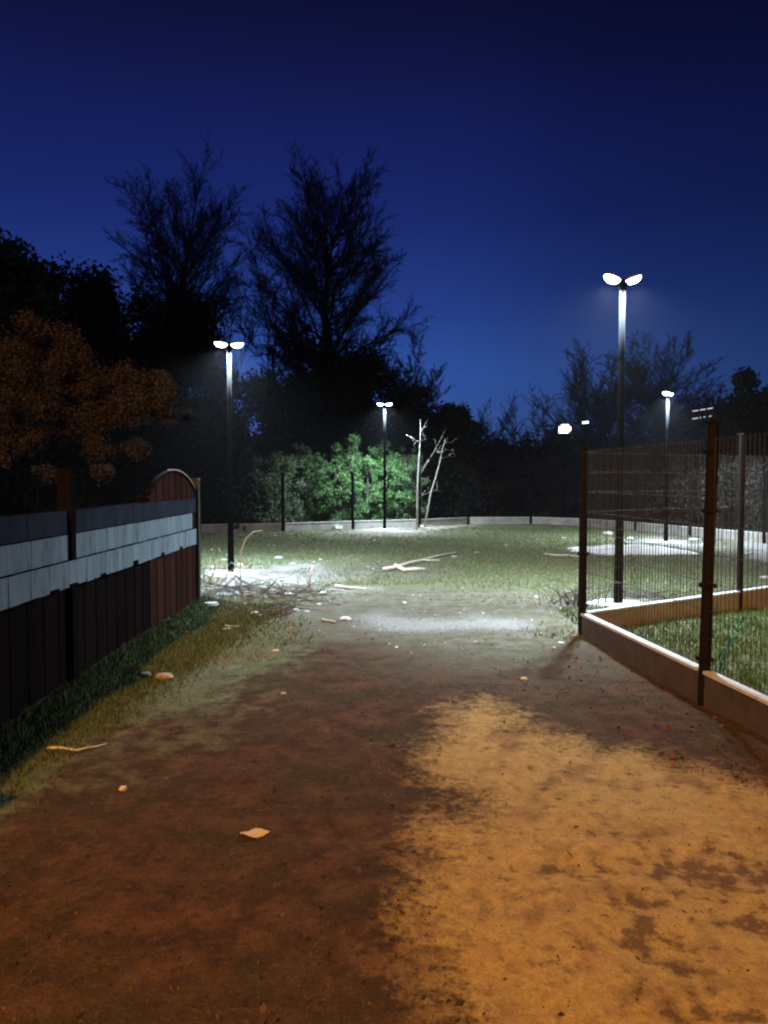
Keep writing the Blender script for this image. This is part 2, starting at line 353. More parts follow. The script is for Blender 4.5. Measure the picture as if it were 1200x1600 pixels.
ground = bpy.data.objects.new('ground', me); COL.objects.link(ground); ground['kind'] = 'structure'
gzf = lambda x, y: float(ground_z(x, y))

# ------------------------------------------------------------------ lamps
def lamp_post(c, tilt, label, H, axis_rz, w=LAMP_W, name='street_lamp', pad=.4, seed=0):
    rs = random.Random(seed)
    z0 = gzf(*c)
    r = thing(name, label, 'street lamp', (c[0], c[1], z0), axis_rz, 'white twin headed lamps on black poles')
    m = MB()
    m.lathe([(.056, -.02), (.056, .0), (.052, .5), (.040, H * .6), (.030, H - .12), (.030, H - .02)], n=14); m.build('pole', M['black_metal'], r, True)
    m = MB(); m.lathe([(.037, H - .95), (.039, H - .94), (.036, H - .1)], n=14); m.build('lit_pole_top', M['lit_pole_metal'], r, True)  # lamplit top of the pole, put in as a lighter sleeve
    m = MB(); m.box((0, 0, .012), (.22, .22, .024)); m.build('base_plate', M['black_metal'], r)
    m = MB(); n = 26                                  # cast footing, a little uneven
    ang = np.arange(n) * 2 * math.pi / n; rr = pad * (1 + .18 * np.array([math.sin(2 * a + seed) * .6 + .5 * math.sin(5 * a + 2 * seed) for a in ang]))
    prof = [(1.0, -.08), (1.0, .010), (.9, .022), (.0, .026)]
    V = [[rr[j] * k * math.cos(ang[j]), rr[j] * k * math.sin(ang[j]), z + .004] for k, z in prof[:3] for j in range(n)] + [[0, 0, .028]]
    Fc = [(i * n + j, i * n + (j + 1) % n, (i + 1) * n + (j + 1) % n, (i + 1) * n + j) for i in range(2) for j in range(n)] + [(2 * n + j, 2 * n + (j + 1) % n, 3 * n) for j in range(n)]
    m.add(V, Fc); m.build('footing', M['footing'], r, True)
    m = MB(); m.lathe([(.05, H - .10), (.052, H - .02), (.03, H + .02)], n=14)
    for s in (-1, 1): m.tube([(0, 0, H - .05), (s * .07, 0, H - .01), (s * .11, 0, H + .01)], .018, 8)
    m.build('bracket', M['black_metal'], r, True)
    for s in (-1, 1):
        Rm = rot(0, -s * tilt, 0)
        S = np.diag([1.0, .80, 1.0])
        m = MB(); m.lathe([(.09, .00), (.110, .010), (.104, .030), (.06, .044), (.02, .048)], (s * .135, 0, H + .035), 20, Rm @ S)
        h = m.build('lamp_head', M['housing'], r, True)
        m = MB(); m.lathe([(.02, -.058), (.06, -.050), (.092, -.026), (.108, .003), (.104, .012)], (s * .135, 0, H + .035), 20, Rm @ S)
        m.build('lens', M['lens'], h, True)
        l = bpy.data.lights.new('lamp_light', 'SPOT'); l.energy = w; l.color = WHITE; l.spot_size = R(160); l.spot_blend = 1.0; l.shadow_soft_size = .06
        lo = bpy.data.objects.new('lamp_light', l); COL.objects.link(lo); lo.parent = r; lo.location = (s * .15, 0, H - .04); lo.rotation_euler = (0, -s * tilt * .5, 0)
    return r
def lampH(c, py):
    return XZ(600, py, c[1])[1] - gzf(*c)
lamp_post(LP[0][0], .12, 'left black pole lamp standing in white rubble beside the board fence end', lampH(LP[0][0], 541), .25, pad=.40, seed=1)
lamp_post(LP[1][0], .10, 'farthest black pole lamp in front of the green lit ivy', lampH(LP[1][0], 633), .0, pad=.36, seed=2, w=LAMP_W * 1.0)
lamp_post(LP[2][0], .34, 'tallest looking pole lamp with raised twin heads behind the mesh fence corner', lampH(LP[2][0], 440), .1, pad=.34, seed=3)
lamp_post(LP[3][0], .12, 'small distant pole lamp seen through the wire mesh at right', lampH(LP[3][0], 617), .9, pad=.44, seed=4)
# the sodium street lamp behind the photographer, whose orange light falls on the path
SX, SY, SH = -5.1, -7.2, 9.0
r = thing('sodium_street_lamp', 'tall orange sodium street lamp behind the board fence', 'street lamp', (SX, SY, gzf(SX, SY)))
m = MB(); m.tube([(0, 0, 0), (0, 0, 3), (0, 0, 8.7), (.15, .1, 9.05), (.6, .35, 9.2)], [.09, .07, .055, .05, .035], 10); m.build('pole', M['housing'], r, True)
m = MB(); m.box((.8, .5, 9.22), (.6, .24, .12), rz=.55, taper=.8); h = m.build('lamp_head', M['housing'], r)
m = MB(); m.box((.82, .51, 9.145), (.42, .17, .03), rz=.55); m.build('lens', mat('sodium_lens', (.9, .6, .3), emit=(SODIUM, 30)), h)
l = bpy.data.lights.new('lamp_light', 'SPOT'); l.energy = SODIUM_W; l.color = SODIUM; l.spot_size = R(92); l.spot_blend = 1.0; l.shadow_soft_size = .12
lo = bpy.data.objects.new('lamp_light', l); COL.objects.link(lo); lo.parent = r; lo.location = (.82, .51, 9.08); d = Vector((2.6, 4.2, 0)) - Vector((SX + .82, SY + .51, 9.1)); lo.rotation_euler = d.to_track_quat('-Z', 'Y').to_euler()

# ------------------------------------------------------------------ board fence at left
FX = -2.35
r = thing('board_fence', 'long brown arched board fence with pale slat bands at left edge', 'fence', (0, 0, 0))
posts_y = [9.42, 7.5, 5.6, 3.7, 1.8, -.1]
for i, y in enumerate(posts_y):
    m = MB(); z0 = gzf(FX, y) - .1
    hgt = (1.60, 1.42)[i] if i < 2 else 1.66
    ox = -.005 if i != 1 else -.055
    m.box((FX + ox, y, (z0 + hgt) / 2), (.10, .085, hgt - z0)); m.box((FX + ox, y, hgt + .012), (.115, .10, .022), taper=.8)
    m.build('post', M['post_wood'] if i == 0 else M['dark_post_wood'], r)
for a, b_ in zip(posts_y[1:], posts_y[:-1]):         # arched panels of upright boards
    m = MB(); y0, y1 = a + .055, b_ - .055; n = 15; w = (y1 - y0) / n
    top = (lambda u: 1.47 + .235 * (1 - (2 * u - 1) ** 2) ** .8) if b_ > 9 else (lambda u: 1.375)
    for k in range(n):
        u0, u1 = k / n, (k + 1) / n; ya, yb = y0 + k * w + .002, y0 + (k + 1) * w - .002
        zb = gzf(FX, ya) - .03; x0, x1 = FX - .022 - .006 * (k % 2), FX - .006 * (k % 2)
        V = [(x, yy, z) for x in (x0, x1) for yy, z in ((ya, zb), (yb, zb), (yb, top(u1) - .03), (ya, top(u0) - .03))]
        m.add(V, [(0, 3, 2, 1), (4, 5, 6, 7), (0, 1, 5, 4), (1, 2, 6, 5), (2, 3, 7, 6), (3, 0, 4, 7)])
    p = m.build('arched_panel' if b_ > 9 else 'low_panel', M['red_wood' if b_ > 9 else 'fence_wood'], r)
    m = MB(); us = np.linspace(0, 1, 21)
    for u0, u1 in zip(us[:-1], us[1:]):
        m.bar((FX - .012, y0 + u0 * (y1 - y0), top(u0) - .012), (FX - .012, y0 + u1 * (y1 - y0), top(u1) - .012), .05, .03)
    m.build('top_rail', M['fence_wood'], p)
    if b_ > 9:
        m = MB(); us = np.linspace(.42, .99, 17)
        P = [(FX - .012, y0 + u * (y1 - y0), top(u) + .009) for u in us]
        for k, (q0, q1) in enumerate(zip(P[:-1], P[1:])):
            m.bar(q0, q1, .045, .012)
        m.build('lit_top_strip', M['lit_top_strip'], p)  # lamp glint on the arch, put in as a pale strip
# two bands of pale upright slats and one above darkened to stand for shade, nailed along the panels
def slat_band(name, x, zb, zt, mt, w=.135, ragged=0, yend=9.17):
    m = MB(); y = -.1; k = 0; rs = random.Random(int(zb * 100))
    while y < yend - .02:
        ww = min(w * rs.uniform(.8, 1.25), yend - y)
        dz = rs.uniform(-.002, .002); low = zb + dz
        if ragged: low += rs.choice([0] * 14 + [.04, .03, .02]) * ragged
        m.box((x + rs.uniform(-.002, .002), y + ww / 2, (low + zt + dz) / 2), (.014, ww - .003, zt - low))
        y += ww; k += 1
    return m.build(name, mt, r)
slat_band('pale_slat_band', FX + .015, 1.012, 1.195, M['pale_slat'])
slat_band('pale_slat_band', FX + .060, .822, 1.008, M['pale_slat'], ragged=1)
slat_band('shaded_slat_band', FX + .013, 1.205, 1.375, M['shaded_slat'], yend=9.33)
m = MB(); m.bar((FX + .03, -.1, .95), (FX + .03, 9.1, .95), .03, .06); m.build('rail', M['dark_post_wood'], r)

# ------------------------------------------------------------------ mesh fences
def wire_panel(m, a, b_, z0, z1, rv=.0030, rh=.0013, dv=.05, dh=.2, n=4, off=.0, sink=None):
    a = np.array(a, float); b_ = np.array(b_, float); L = np.linalg.norm(b_ - a); d = (b_ - a) / L; nrm = np.array([-d[1], d[0]])
    k = int(L / dv)
    for i in range(1, k):
        p = a + d * (i * L / k)
        m.tube([(p[0], p[1], z0 - .01), (p[0], p[1], z1 + .02)], rv, n, False)
    kz = int((z1 - z0) / dh)
    for j in range(kz + 1):
        z = z0 + j * (z1 - z0) / kz
        for s in (-1, 1):
            p, q = a + nrm * s * (rv + rh), b_ + nrm * s * (rv + rh)
            m.tube([(p[0], p[1], z), (q[0], q[1], z)], rh, 8, False)
def mesh_fence(label, pts, skips=(), board_z=(-.05, .22), H=1.85, post_w=.06, dv=.05, rv=.0026, rh=.0011, post_mat='brown_post', post_h=None, name='mesh_fence', first_post=True, cat='fence', off=0, tilts=None, cap=.05, board_mat='concrete', wire_mat='mesh_metal'):
    r = thing(name, label, cat, (0, 0, 0))
    pts = [np.array(p, float) for p in pts]
    for i, p in enumerate(pts):
        if i == 0 and not first_post: continue
        q = pts[min(i + 1, len(pts) - 1)] - pts[max(i - 1, 0)]; rz = math.atan2(q[1], q[0]); m = MB()
        h = post_h[i] if post_h else H + .05; z0 = gzf(*p) - .05
        tl = tilts[i] if tilts else 0
        base = np.array([p[0], p[1], z0]); topp = base + [tl * h, 0, h - z0]
        m.tube([base, topp], post_w / 2 * 1.15, 8); m.box(topp + [0, 0, .008], (post_w * 1.15, post_w * 1.15, .02), rz=rz)
        pst = m.build('post', M[post_mat], r)
        if tilts:
            for zc in (.32, .85, 1.38, 1.8):
                m = MB(); m.box((p[0] + tl * zc, p[1], zc), (post_w * 1.16, post_w * 1.16, .03), rz=rz); m.build('clamp', M[post_mat], pst)
    for i, (a, b_) in enumerate(zip(pts[:-1], pts[1:])):
        d = (b_ - a) / np.linalg.norm(b_ - a); a2, b2 = a + d * post_w * .7, b_ - d * post_w * .7
        m = MB(); m.bar((*a2, (board_z[0] + board_z[1]) / 2), (*b2, (board_z[0] + board_z[1]) / 2), cap, board_z[1] - board_z[0]);
        bb = m.build('base_board', M[board_mat], r)
        m = MB(); m.bar((*a2, board_z[1] + .010), (*b2, board_z[1] + .010), cap + .024, .022); m.build('lit_top_strip', M['lit_top_strip'], bb)  # pale strip stands for lamplight along the board top
        if i in skips: continue
        m = MB(); wire_panel(m, a2, b2, board_z[1] + .05, H, rv, rh, dv); m.build('wire_panel', M[wire_mat], r, True)
    return r
C0 = (2.03, 7.68)
near = [(2.03 + .113 * (7.68 - y), y) for y in (7.68, 5.36, 2.95, .6)]
rn = mesh_fence('tall wire mesh fence with dark posts along the path at right', near, post_w=.075, post_h=[1.92, 2.0, 1.95, 1.95], tilts=[0, .018, 0, 0], board_mat='dark_concrete', board_z=(-.04, .225), H=1.88)
ret = [C0, (4.36, 9.21), (6.55, 10.7), (8.7, 12.2)]
mesh_fence('wire mesh fence running back from the corner post over a tall concrete board', ret, post_w=.07, first_post=False, post_h=[0, 2.15, 2.1, 2.1], board_z=(-.10, .225), H=1.88)
far = [(-8.0, 21.8), (-5.55, 22.6), (-3.12, 23.3), (-1.02, 24.6), (1.2, 25.6), (3.0, 27.0), (5.3, 27.2), (7.0, 26.0), (7.95, 23.8), (8.7, 21.4), (9.6, 19.0), (10.7, 16.8)]
mesh_fence('distant low boarded mesh fence along the trees behind the field', far, post_w=.09, board_z=(-.03, .25), H=1.75, rv=.0016, rh=.0020, dv=.1, post_mat='black_metal', board_mat='pale_concrete', wire_mat='black_metal')

# ------------------------------------------------------------------ trees
def bare_tree(label, base, H, W, seed, trunk_r=.2, fork=.35, lean=0, levels=4, group='bare winter trees', twig=.010, name='bare_tree', n1=12, dens=1.0, open_=1.0, lead=.35):
    """trunk to fork*H, then limbs fanning up so their tips lie on an egg W wide and H high"""
    rs = np.random.default_rng(seed); z0 = gzf(*base)
    r = thing(name, label, 'tree', (base[0], base[1], z0), 0, group)
    tr, cr = MB(), MB()
    def grow(p, d, L, rad, lev, up):
        k = (6, 5, 3, 2)[min(lev - 1, 3)]; pts = [p]; dd = d.copy()
        for i in range(k):
            dd = dd + rs.normal(0, .05 + .045 * lev, 3) + np.array([0, 0, up]); dd /= np.linalg.norm(dd); pts.append(pts[-1] + dd * L / k)
        rads = np.linspace(rad, max(rad * .35, twig * .55), k + 1)
        (tr if lev <= 1 else cr).tube(pts, rads, 6 if lev == 1 else 3, False)
        if lev >= levels: return
        nb = int(round((0, 14, 10, 7)[lev] * dens))
        for j in range(nb):
            f = min(.12 + .88 * (j + rs.random()) / nb, .999); i = int(f * k); q = pts[i] + (pts[i + 1] - pts[i]) * (f * k - i)
            td = pts[i + 1] - pts[i]; td = td / np.linalg.norm(td); az = rs.random() * 6.283
            pp = np.array([math.cos(az), math.sin(az), 0]); pp = pp - td * (pp @ td); pp /= np.linalg.norm(pp) + 1e-6
            an = rs.uniform(.3, .8) * open_; nd = td * math.cos(an) + pp * math.sin(an); nd[2] += .08; nd /= np.linalg.norm(nd)
            grow(q, nd, L * rs.uniform(.26, .44) * (1.1 - .32 * f), max(rads[i] * rs.uniform(.4, .6), twig), lev + 1, up * .8)
    hf = fork * H; zt = hf + lead * (H - hf); k = 8
    tp = [np.array([lean * u * zt + .012 * H * rs.normal() * u, .1 * rs.normal() * u, u * zt]) for u in np.linspace(0, 1, k + 1)]; tp[0] = np.array([0, 0, -.1])
    tr.tube(tp, np.linspace(trunk_r, trunk_r * .35, k + 1), 8, False)
    for j in range(n1):
        g = (j + rs.random()) / n1; zo = hf * .92 + g * (zt - hf * .92); f = min(zo / zt, .999) * k; i = int(f); q = tp[i] + (tp[i + 1] - tp[i]) * (f - i)
        az = j * 2.4 + rs.normal(0, .25); t_ = min(1, .28 + .72 * g + .10 * rs.normal()) if j < n1 - 1 else 1.0
        rad = W / 2 * max(0, math.sin(math.pi * min(.97, .12 + .88 * t_ ** 1.15))) ** .5 * rs.uniform(.75, 1.05)
        tip = np.array([q[0] + math.cos(az) * rad, math.sin(az) * rad, hf + (H - hf) * t_ * rs.uniform(.93, 1.02)]); tip[2] = max(tip[2], zo + .3)
        d = tip - q; L = np.linalg.norm(d); d /= L; d0 = d + np.array([math.cos(az), math.sin(az), 0]) * .15; d0 /= np.linalg.norm(d0)
        grow(q, d0, L, trunk_r * rs.uniform(.16, .28) * (1.15 - .5 * g), 1, .012)
    tr.build('trunk', M['bark'], r, True); cr.build('crown', M['twig_crown'], r)
    return r
def leaves(rs, centres, radii, n, size, squash=(1, 1, 1), surf=.35):
    """leaf-sized faces spread through a set of clumps"""
    centres = np.asarray(centres); radii = np.asarray(radii); w = radii ** 2; k = rs.choice(len(centres), n, p=w / w.sum())
    d = rs.normal(size=(n, 3)); d /= np.linalg.norm(d, axis=1)[:, None]
    rr = radii[k] * (surf + (1 - surf) * rs.random(n)) * rs.normal(1, .12, n)
    c = centres[k] + d * rr[:, None] * np.array(squash)
    u = rs.normal(size=(n, 3)); u /= np.linalg.norm(u, axis=1)[:, None]; v = np.cross(u, rs.normal(size=(n, 3))); v /= np.linalg.norm(v, axis=1)[:, None]
    s = size * rs.uniform(.5, 1.3, n)[:, None]
    a = c - u * s * .5; b_ = c + u * s * .5; m1 = c + v * s * .30; m2 = c - v * s * .30
    return np.stack([a, m2, b_, m1], 1).reshape(-1, 3)
def leafy(label, base, H, W, seed, n=9000, leaf=.16, mt='dark_leaf', name='evergreen_tree', cat='tree', group=None, z_low=.1, clumps=38, D=None, shape=0.0, trunk_r=.12, cl=(.14, .30), surf=.2):
    """crown from clumps filling an egg between z_low*H and H; shape>0 narrows the top"""
    rs = np.random.default_rng(seed); D = D or W; z0 = gzf(*base)
    r = thing(name, label, cat, (base[0], base[1], z0), 0, group)
    cs, rd = [], []
    while len(cs) < clumps:
        p = rs.uniform(-1, 1, 3)
        zz = (p[2] + 1) / 2; lim = (1 - shape * zz) * math.sqrt(max(0, 1 - (p[2] if p[2] > 0 else p[2] * .55) ** 2 * .92))
        if math.hypot(p[0], p[1]) > lim: continue
        rad = rs.uniform(*cl) * min(W, H)
        cs.append((p[0] * (W / 2 - rad * .7), p[1] * (D / 2 - rad * .7), z_low * H + zz * ((1 - z_low) * H - rad))); rd.append(rad)
    V = leaves(rs, cs, rd, n, leaf, surf=surf)
    V[:, 2] = np.maximum(V[:, 2], .02)
    quads('crown', V, M[mt], r)
    m = MB(); ht = H * .75
    m.tube([(0, 0, -.1), (.03 * H * rs.normal() * .3, 0, ht * .5), (0, .02, ht)], [trunk_r, trunk_r * .7, trunk_r * .3], 7)
    for j in range(5):
        c = cs[rs.integers(len(cs))]; m.tube([(0, 0, ht * .35), (c[0] * .5, c[1] * .5, (c[2] + ht * .35) / 2 + .1), c], [trunk_r * .5, trunk_r * .3, .02], 5)
    m.build('trunk', M['bark'], r, True)
    return r
def at(px, Yd): return ((px - 600) / F * Yd, Yd)
def hz(py, Yd): return XZ(600, py, Yd)[1]
# bare trees against the sky
def pw(w, Yd): return w / F * Yd
bare_tree('big bare tree with fan shaped crown at left against the blue sky', at(286, 34), hz(268, 34), pw(190, 34), 11, trunk_r=.24, fork=.50, n1=34, twig=.007, lead=.45, dens=1.05)
bare_tree('tallest dense bare tree with broad crown in the middle of the skyline', at(512, 36), hz(262, 36), pw(222, 36), 5, trunk_r=.30, fork=.34, n1=44, dens=1.12, twig=.007, lead=.66)
bare_tree('thin bare tree leaning left of the tallest bare tree', at(435, 33), hz(365, 33), pw(85, 33), 23, trunk_r=.13, fork=.4, n1=8, lean=-.02)
bare_tree('slender bare sapling right above the left lamp head', at(372, 30), hz(425, 30), pw(70, 30), 29, trunk_r=.08, fork=.35, n1=6, levels=3, lean=.01)
bare_tree('lower bare tree at the right shoulder of the tallest tree', at(648, 33), hz(540, 33), pw(110, 33), 31, trunk_r=.12, fork=.3, n1=12)
bare_tree('round crowned bare tree behind the tall right lamp', at(945, 38), hz(550, 38), pw(215, 38), 37, trunk_r=.18, fork=.12, n1=34, dens=1.0, lead=.5, twig=.009)
bare_tree('bare tree right of the tall right lamp pole with upright branches', at(1030, 40), hz(532, 40), pw(185, 40), 41, trunk_r=.18, fork=.12, n1=32, dens=1.0, lead=.55, twig=.009)
# dark evergreens: left mass, middle mass
GE = 'dark trees behind the fences'
for i, (px, Yd, top, W, shp, lab) in enumerate([
    (-25, 20, 305, 5.0, .2, 'dark evergreen tree at the far left edge rising highest over the brown shrub'),
    (50, 22, 372, 4.6, .1, 'dark bushy tree second from the left edge of the skyline'),
    (125, 26, 390, 5.0, .0, 'dark low topped tree between left edge trees and the fan shaped bare tree'),
    (205, 28, 405, 5.2, .0, 'dark rounded tree left of the fan shaped bare tree trunk'),
    (290, 29, 430, 4.4, .1, 'dark tree right beneath the fan shaped bare tree crown'),
    (330, 24, 600, 3.6, .1, 'dark low tree just left of the left lamp pole'),
    (410, 30, 545, 5.4, .1, 'dark broad tree right of the left lamp head'),
    (490, 32, 500, 6.4, .2, 'dark heavy tree below the tallest bare tree'),
    (570, 33, 500, 6.0, .2, 'dark broad tree above the farthest lamp'),
    (640, 31, 585, 4.0, .2, 'dark tree between farthest lamp and the birch stems'),
    (700, 30, 602, 2.7, .0, 'small rounded dark pine above the leaning birch stem'),
    (1110, 30, 600, 4.8, .2, 'dark dense tree behind the near mesh fence post'),
    (1180, 24, 570, 4.0, .3, 'dark tree at the right edge of the skyline')]):
    H = hz(top, Yd)
    leafy(lab, at(px, Yd), H, W, 100 + i, n=int(22000 + 1800 * H), leaf=.19, mt='dark_leaf' if i % 3 else 'needle', group=GE, z_low=.04, clumps=int(50 + 3 * H), shape=shp, cl=(.10, .2))
# far wood along the horizon
rs = np.random.default_rng(77); k = 0
tops = {730: 655, 762: 650, 790: 655, 822: 658, 858: 652, 895: 655, 935: 660, 975: 662, 1020: 655, 1070: 660}
words = ['first', 'second', 'third', 'fourth', 'fifth', 'sixth', 'seventh', 'eighth', 'ninth', 'tenth']
for i, (px, top) in enumerate(tops.items()):
    Yd = 38 + 3 * (i % 3)
    leafy('low dark tree on the horizon, %s of the row from the small rounded pine rightwards' % words[i], at(px, Yd), hz(top, Yd), 4.2 + .6 * (i % 2), 200 + i, n=8000, leaf=.2, mt='dark_leaf', group='low dark trees along the horizon', z_low=.02, clumps=46, cl=(.12, .24))
for i, px in enumerate((748, 775, 805, 840, 875)):
    bare_tree('thin bare treetop poking above the low horizon trees, %s from the rounded pine' % words[i], at(px, 44), hz(632 - 8 * (i % 2), 44), 1.3, 300 + i, trunk_r=.05, fork=.4, n1=6, levels=3, group='thin treetops on the horizon', twig=.010)
# undergrowth just behind the far fence
for i, (px, Yd, top, W, mt, n, leaf, lab) in enumerate([
    (385, 25.5, 700, 2.3, 'grey_leaf', 7000, .10, 'dull grey green bush right of the left lamp pole behind the far fence'),
    (440, 25.8, 695, 2.0, 'grey_leaf', 6500, .10, 'dull grey green bush next to the lit ivy on its left'),
    (495, 26.6, 690, 1.3, 'ivy_leaf', 9000, .085, 'lit ivy bush with pale glinting leaves left of the brightest bush'),
    (545, 26.2, 664, 1.5, 'ivy_leaf', 11000, .085, 'brightest green ivy bush just left of the farthest lamp'),
    (600, 26.8, 676, 1.6, 'ivy_leaf', 10000, .085, 'green ivy bush right behind the farthest lamp pole'),
    (470, 26.6, 690, 1.7, 'grey_leaf', 7000, .09, 'dim green bush filling the gap left of the pale glinting ivy'),
    (525, 25.9, 700, 1.6, 'ivy_leaf', 8000, .08, 'low bright ivy bush between the two brightest bushes'),
    (575, 25.9, 705, 1.5, 'ivy_leaf', 8000, .08, 'low green ivy bush touching the farthest lamp pole on its left'),
    (622, 26.4, 700, 1.4, 'ivy_leaf', 7000, .08, 'low green ivy bush touching the farthest lamp pole on its right'),
    (640, 27.2, 690, 1.7, 'grey_leaf', 6500, .085, 'dim green bush behind the straight birch stem')]):
    H = hz(top, Yd); leafy(lab, at(px, Yd), H, W, 400 + i, n=int(n * 1.3), leaf=leaf * .72, mt=mt, name='ivy_bush', cat='bush', group='lit bushes behind the far fence', z_low=.0, clumps=80, cl=(.06, .15), trunk_r=.05, surf=.1)
for i, (px, Yd, top, W, lab) in enumerate([
    (735, 30, 700, 3.2, 'dark bush right of the leaning birch stem'), (800, 31, 705, 3.2, 'dark bush behind the middle of the far fence'), (862, 30, 700, 2.8, 'dark brown bush left of the mesh corner post'),
    (915, 30, 705, 2.6, 'brown hedge bush behind the mesh corner post'), (965, 27, 712, 2.3, 'brown hedge bush behind the tall lamp pole'), (1010, 25, 712, 2.2, 'brown hedge bush left of the small distant lamp pole'),
    (1060, 23.5, 708, 2.0, 'greyish hedge bush right of the small distant lamp pole'), (1100, 22, 712, 1.8, 'greyish hedge bush behind the near fence post'), (1150, 21, 705, 2.0, 'dark hedge bush behind the second fence post'), (1200, 20, 700, 2.0, 'dark hedge bush cut by the right edge')]):
    H = hz(top, Yd); leafy(lab, at(px, Yd), H, W, 500 + i, n=7000, leaf=.10, mt='hedge_leaf', name='hedge_bush', cat='bush', group='dark hedge behind the far fence', z_low=.0, clumps=40, cl=(.13, .22), trunk_r=.05, surf=.1)
# brown-leaved shrub behind the board fence: crown of lobes with long stems
rs = np.random.default_rng(9)
sh = thing('brown_shrub', 'large brown leaved shrub with lobed crown behind the board fence', 'shrub', (-4.2, 8.3, 0))
cs, rd = [], []
for px, py, Yd, rad in [(5, 560, 8.6, .30), (30, 590, 8.3, .34), (70, 560, 8.5, .28), (100, 535, 8.4, .22), (110, 560, 8.3, .26), (60, 620, 8.2, .28), (130, 590, 8.4, .24), (150, 610, 8.4, .24), (190, 595, 8.4, .22), (215, 605, 8.5, .22), (245, 600, 8.5, .17), (205, 635, 8.3, .26), (250, 630, 8.5, .20), (262, 650, 8.5, .12), (160, 650, 8.4, .22), (110, 660, 8.4, .22), (25, 650, 8.4, .24), (50, 690, 8.2, .16), (215, 700, 8.6, .14), (150, 700, 8.4, .16), (75, 740, 8.2, .13), (160, 740, 8.3, .13), (10, 700, 8.2, .15)]:
    x, z = XZ(px, py, Yd); cs.append((x + 4.2, Yd - 8.3, z)); rd.append(rad)
    for j in range(3):
        cs.append((x + 4.2 + rs.normal() * rad * .7, Yd - 8.3 + rs.normal() * rad * 1.2, z + rs.normal() * rad * .45)); rd.append(rad * .5)
quads('crown', leaves(rs, cs, rd, 90000, .030, surf=.0), M['brown_leaf'], sh)
m = MB()
for i in range(4):
    c = np.array(cs[rs.integers(len(cs))]); b0 = np.array([rs.normal() * .25, rs.normal() * .2, -.05])
    m.tube([b0, b0 * .4 + c * [.45, .45, .4], c * [.85, .85, .75] , c], [.02, .016, .010, .005], 5)
m.build('stem', M['dark_post_wood'], sh, True)
# lower brown bush hugging the fence side and one at the right edge
leafy('dim brown leaved bush at the right edge beyond the mesh fence', (8.35, 13.2), 4.6, 2.6, 610, n=14000, leaf=.08, mt='brown_leaf', name='brown_bush', cat='bush', z_low=.0, clumps=60, cl=(.10, .18), trunk_r=.06)
# two birch stems
def birch(label, base_px, pts_px, Yd, branches, r0=.036):
    bx, by = at(base_px, Yd); z0 = gzf(bx, by)
    r = thing('birch_sapling', label, 'tree', (bx, by, z0), 0, 'pale thin birch stems')
    P = []
    for i, (px, py) in enumerate(pts_px):
        x, z = XZ(px, py, Yd); P.append((x - bx + rsb.normal() * .012, rsb.normal() * .03, max(z - z0, -.08) if i else -.08))
    m = MB(); m.tube(P, np.linspace(r0, .010, len(P)), 8); m.build('trunk', M['birch_bark'], r, True)
    for br in branches:
        m = MB(); Q = []
        for i, (px, py) in enumerate(br): x, z = XZ(px, py, Yd); Q.append((x - bx, .05 * i, z - z0))
        m.tube(Q, np.linspace(.016 if len(br) > 3 else .009, .004, len(Q)), 6)
        for j in range(3):
            q = np.array(Q[rsb.integers(1, len(Q))]); d = np.array([rsb.normal() * .12, rsb.normal() * .12, abs(rsb.normal()) * .2]); m.tube([q, q + d * .5, q + d], [.005, .004, .003], 4)
        m.build('branch', M['birch_twig'], r, True)
rsb = np.random.default_rng(3)
birch('straight pale birch stem with one long forked branch', 651, [(650, 822), (652, 790), (653, 760), (655, 735), (656, 710), (657, 685), (657, 655)], 24.2,
      [[(655, 743), (668, 722), (680, 703), (690, 684), (698, 668)], [(657, 676), (662, 668), (668, 656)], [(657, 690), (651, 688), (646, 697)], [(653, 780), (661, 773), (670, 770)], [(657, 688), (664, 687)]])
birch('leaning pale birch stem to the right of the straight one', 663, [(662, 820), (668, 795), (674, 768), (682, 745), (688, 722), (691, 705), (696, 686)], 24.0,
      [[(689, 716), (700, 713), (712, 714)], [(691, 706), (698, 702), (705, 704)], [(674, 768), (683, 766), (692, 769)], [(690, 708), (683, 707)], [(693, 695), (699, 690), (705, 691)]], .030)

# ------------------------------------------------------------------ far floodlight and house
fx, fy = at(881, 29); fz = hz(670, 29)
r = thing('floodlight', 'small bright white floodlight far off above the horizon trees', 'floodlight', (fx, fy, 0))
m = MB(); m.tube([(0, 0, 0), (0, 0, fz)], [.07, .05], 8); m.build('pole', M['black_metal'], r)
m = MB(); m.box((0, 0, fz), (.47, .09, .35), rx=.15); h = m.build('lamp_head', M['housing'], r)
m = MB()
for i in range(5):
    for j in range(4):
        if (i, j) in ((4, 0), (4, 3), (0, 3)): continue
        m.box((-.18 + i * .09, -.055, fz - .12 + j * .081), (.082, .02, .073), rx=.15)
m.build('lens', M['lit_window'], h)
fx, fy = at(913, 29); fz = hz(661, 29)
r = thing('floodlight', 'tiny slit of white glow on an added pole right of the larger far floodlight', 'floodlight', (fx, fy, 0))  # small glint built as a glowing head on an added pole
m = MB(); m.tube([(0, 0, 0), (0, 0, fz)], [.07, .05], 8); m.build('pole', M['black_metal'], r)  # added pole to carry the small glint
m = MB(); m.box((0, 0, fz + .03), (.26, .09, .13), ry=-.1); h = m.build('lamp_head', M['housing'], r)
m = MB(); m.box((0, -.055, fz + .018), (.21, .02, .06), ry=-.1); m.build('lens', M['lit_window'], h)  # glowing face for the small glint

